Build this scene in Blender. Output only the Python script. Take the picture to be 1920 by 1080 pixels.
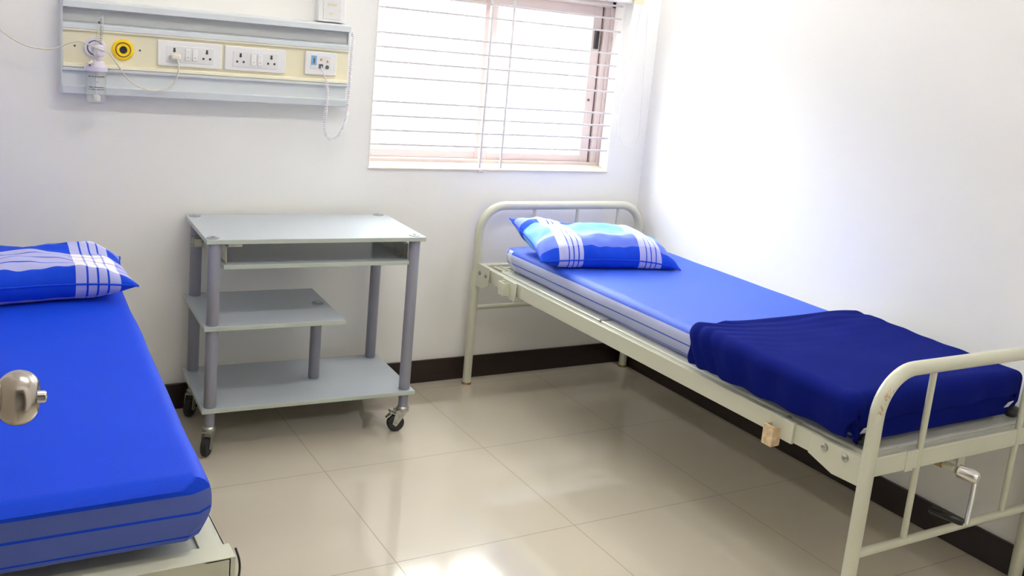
import bpy, bmesh, math, random
from mathutils import Vector, Matrix, noise
random.seed(7)
D = bpy.data
for o in list(D.objects):
    D.objects.remove(o, do_unlink=True)
SC = bpy.context.scene
COL = SC.collection
PI = math.pi

# ------------------------------------------------------------ camera
YAW, PIT, ROL = -0.5397, -0.1976, 0.0929
cam_d = D.cameras.new('camera')
cam = D.objects.new('camera', cam_d)
COL.objects.link(cam)
SC.camera = cam
Rz = Matrix.Rotation(YAW, 3, 'Z')
Rx = Matrix.Rotation(PIT, 3, 'X')
B0 = Matrix(((1, 0, 0), (0, 0, -1), (0, 1, 0)))
Rr = Matrix.Rotation(ROL, 3, 'Z')
M = (Rz @ Rx @ B0 @ Rr).to_4x4()
M.translation = Vector((-2.7608, -3.4862, 1.4422))
cam.matrix_world = M
cam_d.sensor_width = 36.0
cam_d.lens = 1787.0 / 1920 * 36
cam_d.shift_x = 2.96 / 1920
cam_d.shift_y = -96.8 / 1920
cam_d.clip_start = 0.02

# ------------------------------------------------------------ world, light, exposure
W = D.worlds.new('daylight')
SC.world = W
W.use_nodes = True
bg = W.node_tree.nodes['Background']
wn = W.node_tree.nodes; wk = W.node_tree.links
wt = wn.new('ShaderNodeTexCoord'); wsx = wn.new('ShaderNodeSeparateXYZ'); wk.new(wt.outputs['Generated'], wsx.inputs[0])
wr = wn.new('ShaderNodeMapRange'); wr.interpolation_type = 'SMOOTHSTEP'
wr.inputs['From Min'].default_value = 0.07; wr.inputs['From Max'].default_value = 0.28
wr.inputs['To Min'].default_value = 2.0      # sunlit ground and haze below the horizon
wr.inputs['To Max'].default_value = 9.8     # bright sky
wk.new(wsx.outputs[2], wr.inputs['Value']); wk.new(wr.outputs[0], bg.inputs[1])
wc = wn.new('ShaderNodeMapRange'); wc.data_type = 'FLOAT_VECTOR'
wc.inputs[7].default_value = (-0.05,) * 3; wc.inputs[8].default_value = (0.2,) * 3
wc.inputs[9].default_value = (1.0, 0.98, 0.92); wc.inputs[10].default_value = (0.95, 0.98, 1.0)
wcb = wn.new('ShaderNodeCombineXYZ')
for k_ in range(3): wk.new(wsx.outputs[2], wcb.inputs[k_])
wk.new(wcb.outputs[0], wc.inputs[6]); wk.new(wc.outputs[1], bg.inputs[0])
SC.view_settings.view_transform = 'Standard'
SC.view_settings.look = 'None'
SC.view_settings.gamma = 1.0
SC.view_settings.use_curve_mapping = False
SC.view_settings.exposure = 1.22
SC.cycles.diffuse_bounces = 8
TUBE_STRENGTH = 60.0
FILL_TUBE_STRENGTH = 54.0  # added ceiling fill, brightens the room
# portal in the window opening (sampling aid of the renderer)
ld = D.lights.new('window_portal', 'AREA')
ld.shape = 'RECTANGLE'; ld.size = 1.15; ld.size_y = 0.74
ld.cycles.is_portal = True
lo = D.objects.new('window_portal', ld); COL.objects.link(lo)
lo.location = (-0.775, 0.16, 1.3); lo.rotation_euler = (-PI / 2, 0, 0)

# ------------------------------------------------------------ materials
def new_mat(name):
    m = D.materials.new(name); m.use_nodes = True
    nt = m.node_tree
    return m, nt, nt.nodes['Principled BSDF']

def mat(name, col, rough=0.5, metal=0.0, bump=0.0, bscale=200.0, var=0.0, vscale=8.0, sheen=0.0, coat=0.0, spec=0.5, emis=None, estr=0.0):
    m, nt, b = new_mat(name)
    b.inputs['Base Color'].default_value = (*col, 1)
    b.inputs['Roughness'].default_value = rough
    b.inputs['Metallic'].default_value = metal
    b.inputs['Specular IOR Level'].default_value = spec
    if coat: b.inputs['Coat Weight'].default_value = coat; b.inputs['Coat Roughness'].default_value = 0.08
    if sheen:
        b.inputs['Sheen Weight'].default_value = sheen
        b.inputs['Sheen Roughness'].default_value = 0.4
    if emis:
        b.inputs['Emission Color'].default_value = (*emis, 1)
        b.inputs['Emission Strength'].default_value = estr
    geo = nt.nodes.new('ShaderNodeNewGeometry')
    if var:
        n = nt.nodes.new('ShaderNodeTexNoise'); n.inputs['Scale'].default_value = vscale; n.inputs['Detail'].default_value = 4
        nt.links.new(geo.outputs['Position'], n.inputs['Vector'])
        r = nt.nodes.new('ShaderNodeMapRange')
        r.inputs['From Min'].default_value = 0.3; r.inputs['From Max'].default_value = 0.7
        r.inputs['To Min'].default_value = 1 - var; r.inputs['To Max'].default_value = 1 + var
        nt.links.new(n.outputs['Fac'], r.inputs['Value'])
        mx = nt.nodes.new('ShaderNodeVectorMath'); mx.operation = 'SCALE'
        mx.inputs[0].default_value = col
        nt.links.new(r.outputs[0], mx.inputs['Scale'])
        nt.links.new(mx.outputs[0], b.inputs['Base Color'])
    if bump:
        n2 = nt.nodes.new('ShaderNodeTexNoise'); n2.inputs['Scale'].default_value = bscale; n2.inputs['Detail'].default_value = 3
        nt.links.new(geo.outputs['Position'], n2.inputs['Vector'])
        bp = nt.nodes.new('ShaderNodeBump'); bp.inputs['Strength'].default_value = bump; bp.inputs['Distance'].default_value = 0.002
        nt.links.new(n2.outputs['Fac'], bp.inputs['Height'])
        nt.links.new(bp.outputs[0], b.inputs['Normal'])
    return m

def math_node(nt, op, a, b=None, c=None):
    n = nt.nodes.new('ShaderNodeMath'); n.operation = op
    for i, x in enumerate((a, b, c)):
        if x is None: continue
        if isinstance(x, (int, float)): n.inputs[i].default_value = x
        else: nt.links.new(x, n.inputs[i])
    return n.outputs[0]

def mixc(nt, fac, a, b):
    n = nt.nodes.new('ShaderNodeMix'); n.data_type = 'RGBA'
    if isinstance(fac, (int, float)): n.inputs[0].default_value = fac
    else: nt.links.new(fac, n.inputs[0])
    for i, x in ((6, a), (7, b)):
        if isinstance(x, tuple): n.inputs[i].default_value = (*x, 1)
        else: nt.links.new(x, n.inputs[i])
    return n.outputs[2]

def floor_material():
    m, nt, b = new_mat('floor_tile')
    g = nt.nodes.new('ShaderNodeNewGeometry'); s = nt.nodes.new('ShaderNodeSeparateXYZ')
    nt.links.new(g.outputs['Position'], s.inputs[0])
    ms = []; ids = []
    for ax, off in ((0, -1.713), (1, -0.683)):
        t = math_node(nt, 'DIVIDE', math_node(nt, 'SUBTRACT', s.outputs[ax], off - 6.0), 0.6)
        f = math_node(nt, 'FRACT', t)
        d = math_node(nt, 'ABSOLUTE', math_node(nt, 'SUBTRACT', math_node(nt, 'FRACT', math_node(nt, 'ADD', t, 0.5)), 0.5))
        ms.append(math_node(nt, 'LESS_THAN', d, 0.0028))
        ids.append(math_node(nt, 'FLOOR', t))
    gr = math_node(nt, 'MAXIMUM', ms[0], ms[1])
    n = nt.nodes.new('ShaderNodeTexNoise'); n.inputs['Scale'].default_value = 2.2; n.inputs['Detail'].default_value = 5
    nt.links.new(g.outputs['Position'], n.inputs['Vector'])
    c = mixc(nt, n.outputs['Fac'], (0.61, 0.545, 0.435), (0.69, 0.625, 0.51))
    c2 = mixc(nt, gr, c, (0.36, 0.30, 0.21))
    nt.links.new(c2, b.inputs['Base Color'])
    r = math_node(nt, 'MULTIPLY_ADD', gr, 0.5, 0.12)
    nt.links.new(r, b.inputs['Roughness'])
    b.inputs['Specular IOR Level'].default_value = 0.8
    b.inputs['Coat Weight'].default_value = 1.0; b.inputs['Coat Roughness'].default_value = 0.035; b.inputs['Coat IOR'].default_value = 1.6
    return m

def wall_material(name, col, stain=0.0):
    m, nt, b = new_mat(name)
    g = nt.nodes.new('ShaderNodeNewGeometry')
    n = nt.nodes.new('ShaderNodeTexNoise'); n.inputs['Scale'].default_value = 1.7; n.inputs['Detail'].default_value = 6
    nt.links.new(g.outputs['Position'], n.inputs['Vector'])
    c = mixc(nt, n.outputs['Fac'], tuple(x * 0.97 for x in col), tuple(min(1, x * 1.02) for x in col))
    if stain:
        n3 = nt.nodes.new('ShaderNodeTexNoise'); n3.inputs['Scale'].default_value = 9; n3.inputs['Detail'].default_value = 8
        nt.links.new(g.outputs['Position'], n3.inputs['Vector'])
        f = math_node(nt, 'MULTIPLY', math_node(nt, 'GREATER_THAN', n3.outputs['Fac'], 0.735), stain)
        c = mixc(nt, f, c, (0.55, 0.42, 0.25))
    nt.links.new(c, b.inputs['Base Color'])
    b.inputs['Roughness'].default_value = 0.42
    b.inputs['Specular IOR Level'].default_value = 0.35
    n2 = nt.nodes.new('ShaderNodeTexNoise'); n2.inputs['Scale'].default_value = 14; n2.inputs['Detail'].default_value = 4
    nt.links.new(g.outputs['Position'], n2.inputs['Vector'])
    bp = nt.nodes.new('ShaderNodeBump'); bp.inputs['Strength'].default_value = 0.25; bp.inputs['Distance'].default_value = 0.004
    nt.links.new(n2.outputs['Fac'], bp.inputs['Height']); nt.links.new(bp.outputs[0], b.inputs['Normal'])
    return m

def skirting_material():
    m, nt, b = new_mat('skirting_tile')
    tc = nt.nodes.new('ShaderNodeTexCoord')
    mp = nt.nodes.new('ShaderNodeMapping'); mp.inputs['Scale'].default_value = (1.5, 1.5, 60)
    nt.links.new(tc.outputs['Object'], mp.inputs[0])
    n = nt.nodes.new('ShaderNodeTexNoise'); n.inputs['Scale'].default_value = 3; n.inputs['Detail'].default_value = 6
    nt.links.new(mp.outputs[0], n.inputs['Vector'])
    nt.links.new(mixc(nt, n.outputs['Fac'], (0.007, 0.004, 0.003), (0.030, 0.013, 0.009)), b.inputs['Base Color'])
    b.inputs['Roughness'].default_value = 0.3
    return m

BLUE = (0.006, 0.056, 0.60)
WHITE_T = (0.88, 0.86, 0.93)
PALE = (0.42, 0.50, 0.86)
PALE_S = (0.50, 0.54, 0.82)

def ramp_bands(nt, coord, bands, default):
    """bands: list of (lo, hi, colour) laid over default, on a scalar coordinate."""
    c = default
    for lo, hi, col in bands:
        a = math_node(nt, 'GREATER_THAN', coord, lo)
        bb = math_node(nt, 'LESS_THAN', coord, hi)
        c = mixc(nt, math_node(nt, 'MULTIPLY', a, bb), c, col)
    return c

def cloth_bump(nt, b, vec, s=900, st=0.35, dist=0.0012):
    n2 = nt.nodes.new('ShaderNodeTexNoise'); n2.inputs['Scale'].default_value = s; n2.inputs['Detail'].default_value = 2
    nt.links.new(vec, n2.inputs['Vector'])
    bp = nt.nodes.new('ShaderNodeBump'); bp.inputs['Strength'].default_value = st; bp.inputs['Distance'].default_value = dist
    nt.links.new(n2.outputs['Fac'], bp.inputs['Height']); nt.links.new(bp.outputs[0], b.inputs['Normal'])

def plaid_material(name, ub, vb):
    m, nt, b = new_mat(name)
    uv = nt.nodes.new('ShaderNodeUVMap'); s = nt.nodes.new('ShaderNodeSeparateXYZ')
    nt.links.new(uv.outputs[0], s.inputs[0])
    a = ramp_bands(nt, s.outputs[0], ub, BLUE)
    c = ramp_bands(nt, s.outputs[1], vb, BLUE)
    nt.links.new(mixc(nt, 0.5, a, c), b.inputs['Base Color'])
    b.inputs['Roughness'].default_value = 0.75
    b.inputs['Specular IOR Level'].default_value = 0.15
    g = nt.nodes.new('ShaderNodeNewGeometry'); cloth_bump(nt, b, g.outputs['Position'], 500, 0.3)
    return m

def sheet_material(name, zb, zt, BLUE, PALE_S, spec):
    """blue sheet; the hanging border is pale with blue lines (pattern by height on the mattress side)"""
    m, nt, b = new_mat(name)
    g = nt.nodes.new('ShaderNodeNewGeometry'); s = nt.nodes.new('ShaderNodeSeparateXYZ')
    nt.links.new(g.outputs['Position'], s.inputs[0])
    h = zt - zb
    z = math_node(nt, 'DIVIDE', math_node(nt, 'SUBTRACT', s.outputs[2], zb), h)
    side = ramp_bands(nt, z, [(-1, 0.80, PALE_S), (0.44, 0.485, BLUE), (0.06, 0.09, BLUE), (-1, -0.02, BLUE)], BLUE)
    # white warp stripes crossing the border near the head
    wst = ramp_bands(nt, s.outputs[1], [(-0.268, -0.238, WHITE_T), (-0.2285, -0.224, WHITE_T), (-0.216, -0.2115, WHITE_T)], side)
    lo = math_node(nt, 'LESS_THAN', z, 0.93)
    c = mixc(nt, lo, BLUE, mixc(nt, 0.6, side, wst))
    nt.links.new(c, b.inputs['Base Color'])
    b.inputs['Roughness'].default_value = 0.58
    b.inputs['Sheen Weight'].default_value = 0.08; b.inputs['Sheen Roughness'].default_value = 0.2
    b.inputs['Sheen Tint'].default_value = (0.30, 0.65, 1.0, 1)
    b.inputs['Specular IOR Level'].default_value = spec
    cloth_bump(nt, b, g.outputs['Position'], 420, 0.5, 0.0015)
    return m

def glass_material(name, tint=(1, 1, 1), rough=0.0, op=0.12, ior=1.45):
    m = D.materials.new(name); m.use_nodes = True
    nt = m.node_tree; nt.nodes.clear()
    out = nt.nodes.new('ShaderNodeOutputMaterial')
    t = nt.nodes.new('ShaderNodeBsdfTransparent'); t.inputs[0].default_value = (*tint, 1)
    g = nt.nodes.new('ShaderNodeBsdfGlossy'); g.inputs['Roughness'].default_value = rough
    f = nt.nodes.new('ShaderNodeLayerWeight'); f.inputs[0].default_value = 0.5
    k = math_node(nt, 'MULTIPLY_ADD', math_node(nt, 'POWER', f.outputs['Facing'], 4.0), ior - 1.0, op)
    mx = nt.nodes.new('ShaderNodeMixShader')
    nt.links.new(k, mx.inputs[0]); nt.links.new(t.outputs[0], mx.inputs[1]); nt.links.new(g.outputs[0], mx.inputs[2])
    nt.links.new(mx.outputs[0], out.inputs[0])
    return m

def enamel_material():
    m, nt, b = new_mat('cream_enamel')
    g = nt.nodes.new('ShaderNodeNewGeometry')
    n = nt.nodes.new('ShaderNodeTexNoise'); n.inputs['Scale'].default_value = 46; n.inputs['Detail'].default_value = 7; n.inputs['Roughness'].default_value = 0.65
    nt.links.new(g.outputs['Position'], n.inputs['Vector'])
    f = math_node(nt, 'MULTIPLY', math_node(nt, 'GREATER_THAN', n.outputs['Fac'], 0.735), 0.75)
    nt.links.new(mixc(nt, f, (0.60, 0.60, 0.475), (0.22, 0.12, 0.05)), b.inputs['Base Color'])
    b.inputs['Roughness'].default_value = 0.3
    b.inputs['Coat Weight'].default_value = 0.3
    return m

M_ = dict(
    wall=wall_material('wall_paint', (0.87, 0.86, 0.83), 0.10),
    ceil=wall_material('ceiling_paint', (0.88, 0.88, 0.86)),
    floor=floor_material(), skirt=skirting_material(), cream=enamel_material(),
    deck=mat('deck_steel', (0.58, 0.58, 0.51), 0.32, 0, var=0.05),
    rust=mat('rusty_steel', (0.26, 0.15, 0.06), 0.8, 0, bump=0.6, bscale=300, var=0.5, vscale=60),
    tan=mat('tan_worn_paint', (0.62, 0.47, 0.29), 0.6, 0, bump=0.5, bscale=200, var=0.3, vscale=60),
    white_reveal=mat('reveal_white', (0.9, 0.88, 0.86), 0.4),
    sill=mat('sill_marble', (0.66, 0.57, 0.47), 0.25, var=0.06),
    alu=mat('window_alloy', (0.64, 0.54, 0.53), 0.35, 0.0),
    grille=mat('grille_paint', (0.66, 0.63, 0.64), 0.5),
    black=mat('black_plastic', (0.012, 0.012, 0.013), 0.4),
    rubber=mat('black_rubber', (0.014, 0.014, 0.016), 0.55, bump=0.2),
    steel=mat('galvanised_steel', (0.42, 0.42, 0.38), 0.38, 0.9, var=0.2, vscale=50),
    chrome=mat('chrome', (0.72, 0.70, 0.67), 0.16, 1.0),
    satin=mat('satin_steel', (0.47, 0.43, 0.385), 0.2, 1.0),
    board=mat('grey_laminate', (0.46, 0.50, 0.54), 0.26, bump=0.05, bscale=700),
    edge=mat('pale_edge_band', (0.47, 0.53, 0.47), 0.4),
    post=mat('grey_lilac_tube', (0.27, 0.275, 0.33), 0.4),
    cap=mat('grey_disc', (0.26, 0.28, 0.30), 0.4),
    hw_grey=mat('headwall_grey', (0.66, 0.70, 0.72), 0.4),
    hw_dark=mat('headwall_channel_grey', (0.50, 0.515, 0.52), 0.5),
    hw_cream=mat('headwall_cream', (0.80, 0.75, 0.55), 0.4, var=0.04),
    hw_rim=mat('headwall_cream_rim', (0.88, 0.85, 0.66), 0.35),
    plate=mat('white_plastic', (0.80, 0.80, 0.80), 0.3),
    plate2=mat('white_module', (0.74, 0.74, 0.74), 0.35),
    hole=mat('socket_hole', (0.05, 0.055, 0.05), 0.7),
    yellow=mat('yellow_outlet', (0.90, 0.60, 0.0), 0.35),
    orange=mat('orange_port', (0.65, 0.30, 0.04), 0.5),
    blueport=mat('blue_port', (0.18, 0.42, 0.70), 0.5),
    darkgrey=mat('dark_grey', (0.12, 0.12, 0.12), 0.5),
    lilac=mat('lilac_white_plastic', (0.74, 0.70, 0.80), 0.35),
    clear=glass_material('clear_plastic', (0.96, 0.97, 0.96), 0.1, 0.12, 1.5),
    print=mat('dark_print', (0.10, 0.10, 0.09), 0.7),
    cable=mat('off_white_cable', (0.70, 0.66, 0.56), 0.45),
    coil=mat('white_coil_cord', (0.80, 0.78, 0.80), 0.5),
    pane=glass_material('window_glass', (0.98, 1.0, 0.98), 0.0, 0.02),
    navy=mat('navy_fleece', (0.0042, 0.0100, 0.148), 0.95, bump=0.5, bscale=700, sheen=0.0, spec=0.06),
    pillow1=plaid_material('plaid_cotton_light',
        [(0.13, 0.30, WHITE_T), (0.195, 0.203, BLUE), (0.228, 0.236, BLUE), (0.262, 0.270, BLUE), (0.70, 0.86, WHITE_T), (0.745, 0.752, BLUE), (0.780, 0.787, BLUE), (0.815, 0.822, BLUE)],
        [(0.07, 0.24, (0.26, 0.34, 0.84)), (0.24, 0.31, (0.60, 0.68, 0.95)), (0.31, 0.66, (0.36, 0.76, 0.92)), (0.76, 0.90, PALE)]),
    pillow2=plaid_material('plaid_cotton_deep',
        [(0.765, 0.935, WHITE_T), (0.805, 0.813, BLUE), (0.845, 0.853, BLUE), (0.885, 0.893, BLUE), (0.06, 0.22, WHITE_T), (0.10, 0.108, BLUE), (0.14, 0.148, BLUE)],
        [(0.07, 0.43, WHITE_T), (0.14, 0.150, BLUE), (0.225, 0.236, BLUE), (0.33, 0.342, BLUE), (0.78, 0.97, PALE)]),
    sheet1=sheet_material('blue_sheet_window_lit', 0.526, 0.637, (0.012, 0.080, 0.62), (0.50, 0.54, 0.82), 0.7),  # same cloth as the near bed; window light put into its lighter, glossier colour
    sheet2=sheet_material('blue_sheet_near_bed', 0.53, 0.64, (0.005, 0.050, 0.60), (0.09, 0.13, 0.42), 0.12),
    white_tag=mat('white_tag', (0.75, 0.75, 0.82), 0.7),
    door=mat('door_laminate', (0.55, 0.50, 0.42), 0.45, var=0.05),
    blind=mat('blind_fabric', (0.78, 0.77, 0.72), 0.8),
    bracket=mat('beige_bracket', (0.70, 0.65, 0.48), 0.5),
    tube=mat('lit_tube', (0.9, 0.9, 0.9), 0.5, emis=(1.0, 0.985, 0.95), estr=TUBE_STRENGTH),
    fill_tube=mat('fill_tube_ceiling', (0.9, 0.9, 0.9), 0.5, emis=(1.0, 0.97, 0.92), estr=FILL_TUBE_STRENGTH),  # emission of the added ceiling fill lamp
)

# ------------------------------------------------------------ mesh helpers
def nbm(): return bmesh.new()

def box(bm, a, b, mtx=None):
    x0, y0, z0 = (min(a[i], b[i]) for i in range(3)); x1, y1, z1 = (max(a[i], b[i]) for i in range(3))
    vs = [Vector(p) for p in ((x0, y0, z0), (x1, y0, z0), (x1, y1, z0), (x0, y1, z0), (x0, y0, z1), (x1, y0, z1), (x1, y1, z1), (x0, y1, z1))]
    if mtx: vs = [mtx @ v for v in vs]
    v = [bm.verts.new(p) for p in vs]
    for f in ((0, 3, 2, 1), (4, 5, 6, 7), (0, 1, 5, 4), (1, 2, 6, 5), (2, 3, 7, 6), (3, 0, 4, 7)):
        bm.faces.new([v[i] for i in f])
    return bm

def prism(bm, poly, axis, a, b):
    """extrude closed polygon (2D) along axis from a to b. axis 'x': poly=(y,z); 'y': (x,z); 'z': (x,y)"""
    def P(p, t):
        return {'x': (t, p[0], p[1]), 'y': (p[0], t, p[1]), 'z': (p[0], p[1], t)}[axis]
    A = [bm.verts.new(P(p, a)) for p in poly]; B = [bm.verts.new(P(p, b)) for p in poly]
    n = len(poly)
    for i in range(n):
        bm.faces.new((A[i], A[(i + 1) % n], B[(i + 1) % n], B[i]))
    bm.faces.new(A[::-1]); bm.faces.new(B)
    bmesh.ops.recalc_face_normals(bm, faces=bm.faces)
    return bm

def tube(bm, pts, r, seg=14, closed=False, caps=True):
    pts = [Vector(p) for p in pts]; n = len(pts)
    rad = r if isinstance(r, (list, tuple)) else [r] * n
    T = []
    for i in range(n):
        a = pts[(i - 1) % n] if (i > 0 or closed) else pts[i]
        b = pts[(i + 1) % n] if (i < n - 1 or closed) else pts[i]
        T.append((b - a).normalized())
    up = Vector((0, 0, 1)) if abs(T[0].z) < 0.9 else Vector((1, 0, 0))
    N = (up - T[0] * up.dot(T[0])).normalized()
    rings = []
    for i in range(n):
        if i: N = (N - T[i] * N.dot(T[i])).normalized()
        Bn = T[i].cross(N)
        rings.append([bm.verts.new(pts[i] + (N * math.cos(2 * PI * k / seg) + Bn * math.sin(2 * PI * k / seg)) * rad[i]) for k in range(seg)])
    for i in range(n if closed else n - 1):
        A, B = rings[i], rings[(i + 1) % n]
        for k in range(seg):
            bm.faces.new((A[k], A[(k + 1) % seg], B[(k + 1) % seg], B[k]))
    if caps and not closed:
        bm.faces.new(rings[0][::-1]); bm.faces.new(rings[-1])
    return bm

def lathe(bm, prof, org, axis, seg=28):
    """prof: (distance along axis, radius)"""
    ax = Vector(axis).normalized(); org = Vector(org)
    up = Vector((0, 0, 1)) if abs(ax.z) < 0.9 else Vector((1, 0, 0))
    u = (up - ax * up.dot(ax)).normalized(); w = ax.cross(u)
    rings = []
    for d, r in prof:
        r = max(r, 1e-5)
        rings.append([bm.verts.new(org + ax * d + (u * math.cos(2 * PI * k / seg) + w * math.sin(2 * PI * k / seg)) * r) for k in range(seg)])
    for A, B in zip(rings, rings[1:]):
        for k in range(seg):
            bm.faces.new((A[k], A[(k + 1) % seg], B[(k + 1) % seg], B[k]))
    bm.faces.new(rings[0][::-1]); bm.faces.new(rings[-1])
    bmesh.ops.recalc_face_normals(bm, faces=bm.faces)
    return bm

def spline(pts, k=8):
    P = [Vector(p) for p in pts]; out = []
    for i in range(len(P) - 1):
        p0 = P[max(i - 1, 0)]; p1 = P[i]; p2 = P[i + 1]; p3 = P[min(i + 2, len(P) - 1)]
        for j in range(k):
            t = j / k
            out.append(0.5 * ((2 * p1) + (p2 - p0) * t + (2 * p0 - 5 * p1 + 4 * p2 - p3) * t * t + (3 * p1 - p0 - 3 * p2 + p3) * t ** 3))
    out.append(P[-1]); return out

def root_loc(o):
    while o.parent: o = o.parent
    return Vector(o.location)

def obj(name, bm, m, parent=None, bevel=0.0, smooth=True, local=False, seg=2):
    if parent is not None and not local:
        off = root_loc(parent)
        for v in bm.verts: v.co -= off
    me = D.meshes.new(name); bm.to_mesh(me); bm.free()
    me.materials.append(m)
    if smooth:
        for p in me.polygons: p.use_smooth = True
        me.set_sharp_from_angle(angle=math.radians(40))
    o = D.objects.new(name, me); COL.objects.link(o)
    if parent is not None: o.parent = parent
    if bevel:
        bv = o.modifiers.new('bevel', 'BEVEL'); bv.width = bevel; bv.segments = seg; bv.limit_method = 'ANGLE'; bv.angle_limit = math.radians(35)
    return o

def thing(name, label, cat, loc=(0, 0, 0), rz=0.0, group=None):
    o = D.objects.new(name, None); COL.objects.link(o); o.location = loc; o.rotation_euler = (0, 0, rz)
    o.empty_display_size = 0.1
    o['label'] = label; o['category'] = cat
    if group: o['group'] = group
    return o

def tag(o, label, cat, group=None):
    o['label'] = label; o['category'] = cat
    if group: o['group'] = group
    return o

def struct(name, bm, m, parent=None, **k):
    o = obj(name, bm, m, parent, **k)
    if parent is None: o['kind'] = 'structure'
    return o

def structroot(name, loc=(0, 0, 0)):
    o = D.objects.new(name, None); COL.objects.link(o); o.location = loc; o['kind'] = 'structure'
    o.empty_display_size = 0.1
    return o

# ------------------------------------------------------------ room
XL, YF, ZC = -3.30, -3.30, 2.90
YC = -4.70                                         # far side of the corridor
WL, WR, WB, WT = -1.352, -0.199, 0.919, 1.672     # window opening
struct('floor', box(nbm(), (XL - 0.12, YC - 0.12, -0.06), (0.12, 0.15, 0)), M_['floor'], smooth=False)
struct('ceiling', box(nbm(), (XL - 0.12, YC - 0.12, ZC), (0.12, 0.15, ZC + 0.1)), M_['ceil'], smooth=False)
b = nbm()
box(b, (XL - 0.12, 0, 0), (WL, 0.15, ZC)); box(b, (WR, 0, 0), (0.12, 0.15, ZC))
box(b, (WL, 0, 0), (WR, 0.15, WB)); box(b, (WL, 0, WT), (WR, 0.15, ZC))
bmesh.ops.remove_doubles(b, verts=b.verts, dist=1e-5)
struct('wall_back', b, M_['wall'], smooth=False)
struct('wall_right', box(nbm(), (0, YF - 0.12, 0), (0.12, 0, ZC)), M_['wall'], smooth=False)
DX0, DX1, DZ = -2.93, -2.02, 2.08                  # doorway in the front wall
b = nbm()
box(b, (XL, YF - 0.12, 0), (DX0, YF, ZC)); box(b, (DX0, YF - 0.12, DZ), (DX1, YF, ZC)); box(b, (DX1, YF - 0.12, 0), (0, YF, ZC))
struct('wall_front', b, M_['wall'], smooth=False)
struct('wall_left', box(nbm(), (XL - 0.12, YC, 0), (XL, 0, ZC)), M_['wall'], smooth=False)
b = nbm()
box(b, (XL - 0.12, YC - 0.12, 0), (0.12, YC, ZC)); box(b, (0, YC, 0), (0.12, YF - 0.12, ZC))
struct('wall_corridor', b, M_['wall'], smooth=False)
struct('baseboard_back', box(nbm(), (XL, -0.011, 0), (0, 0, 0.0988)), M_['skirt'], bevel=0.0015)
struct('baseboard_right', box(nbm(), (-0.011, YF, 0), (0, -0.011, 0.0988)), M_['skirt'], bevel=0.0015)
struct('baseboard_left', box(nbm(), (XL, YF + 0.011, 0), (XL + 0.011, -0.011, 0.0988)), M_['skirt'], bevel=0.0015)
struct('baseboard_front', box(nbm(), (DX1 + 0.045, YF, 0), (-0.011, YF + 0.011, 0.0988)), M_['skirt'], bevel=0.0015)

# ---- window
wroot = structroot('window_1', ((WL + WR) / 2, 0.07, WB))
b = nbm()   # white painted reveal lining and edge band
box(b, (WR - 0.004, -0.003, WB), (WR + 0.0005, 0.06, WT)); box(b, (WL - 0.0005, -0.003, WB), (WL + 0.004, 0.06, WT))
box(b, (WL, -0.003, WT - 0.004), (WR, 0.06, WT + 0.0005))
obj('window_reveal', b, M_['white_reveal'], wroot, smooth=False)
b = nbm()
prism(b, [(-0.006, WB - 0.004), (-0.006, WB + 0.002), (0.0, WB + 0.005), (0.062, WB + 0.020), (0.13, WB + 0.022), (0.13, WB)], 'x', WL, WR)
obj('window_sill', b, M_['sill'], wroot, smooth=False)
FY0, FY1 = 0.062, 0.135
b = nbm()
box(b, (WL, FY0, WB + 0.018), (WL + 0.018, FY1, WT)); box(b, (WR - 0.020, FY0, WB + 0.018), (WR, FY1, WT)); box(b, (WR - 0.050, FY0 + 0.006, WB + 0.033), (WR - 0.020, FY0 + 0.020, WT - 0.03))
box(b, (WL, FY0, WT - 0.03), (WR, FY1, WT))
box(b, (WL + 0.018, FY0, WB + 0.019), (WR - 0.02, FY1, WB + 0.033))
box(b, (WR - 0.064, FY0 + 0.037, WB + 0.033), (WR - 0.02, FY1 - 0.03, WT - 0.03))
obj('window_frame', b, M_['alu'], wroot, bevel=0.001)

def sash(x0, x1, y0, side, right):
    z0, z1 = WB + 0.033, WT - 0.03
    b = nbm(); wl = 0.03; wr = 0.03
    if right: wr = 0.045
    box(b, (x0, y0, z0), (x0 + wl, y0 + 0.022, z1)); box(b, (x1 - wr, y0, z0), (x1, y0 + 0.022, z1))
    box(b, (x0 + wl, y0 + .001, z0), (x1 - wr, y0 + 0.021, z0 + 0.031)); box(b, (x0 + wl, y0 + .001, z1 - 0.04), (x1 - wr, y0 + 0.021, z1))
    s = obj('sash', b, M_['alu'], wroot, bevel=0.0015)
    obj('pane', box(nbm(), (x0 + wl - 0.004, y0 + 0.008, z0 + 0.028), (x1 - wr + 0.004, y0 + 0.012, z1 - 0.036)), M_['pane'], s, smooth=False)
    return s
sash(WL + 0.018, -0.80, 0.104, 0, False)
s = sash(-0.815, WR - 0.06, 0.076, 1, True)
obj('latch', box(nbm(), (-0.292, 0.062, 1.458), (-0.272, 0.076, 1.542)), M_['black'], s, bevel=0.003)
obj('screw', lathe(nbm(), [(0, 0.006), (0.003, 0.006), (0.005, 0.003)], (-0.287, 0.076, 1.232), (0, -1, 0), 14), M_['darkgrey'], s)
# grille in front of the sashes
b = nbm()
for z in (0.9, 1.013, 1.069, 1.126, 1.181, 1.277, 1.336, 1.391, 1.445, 1.54, 1.595, 1.65):
    if z > WB + 0.03: box(b, (WL, 0.006, z - 0.0040), (WR, 0.014, z + 0.0040))
for x in (-0.751, -0.852):
    box(b, (x - 0.0048, 0.002, WB + 0.004), (x + 0.0048, 0.008, WT))
obj('window_grille', b, M_['grille'], wroot, bevel=0.001)
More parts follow.
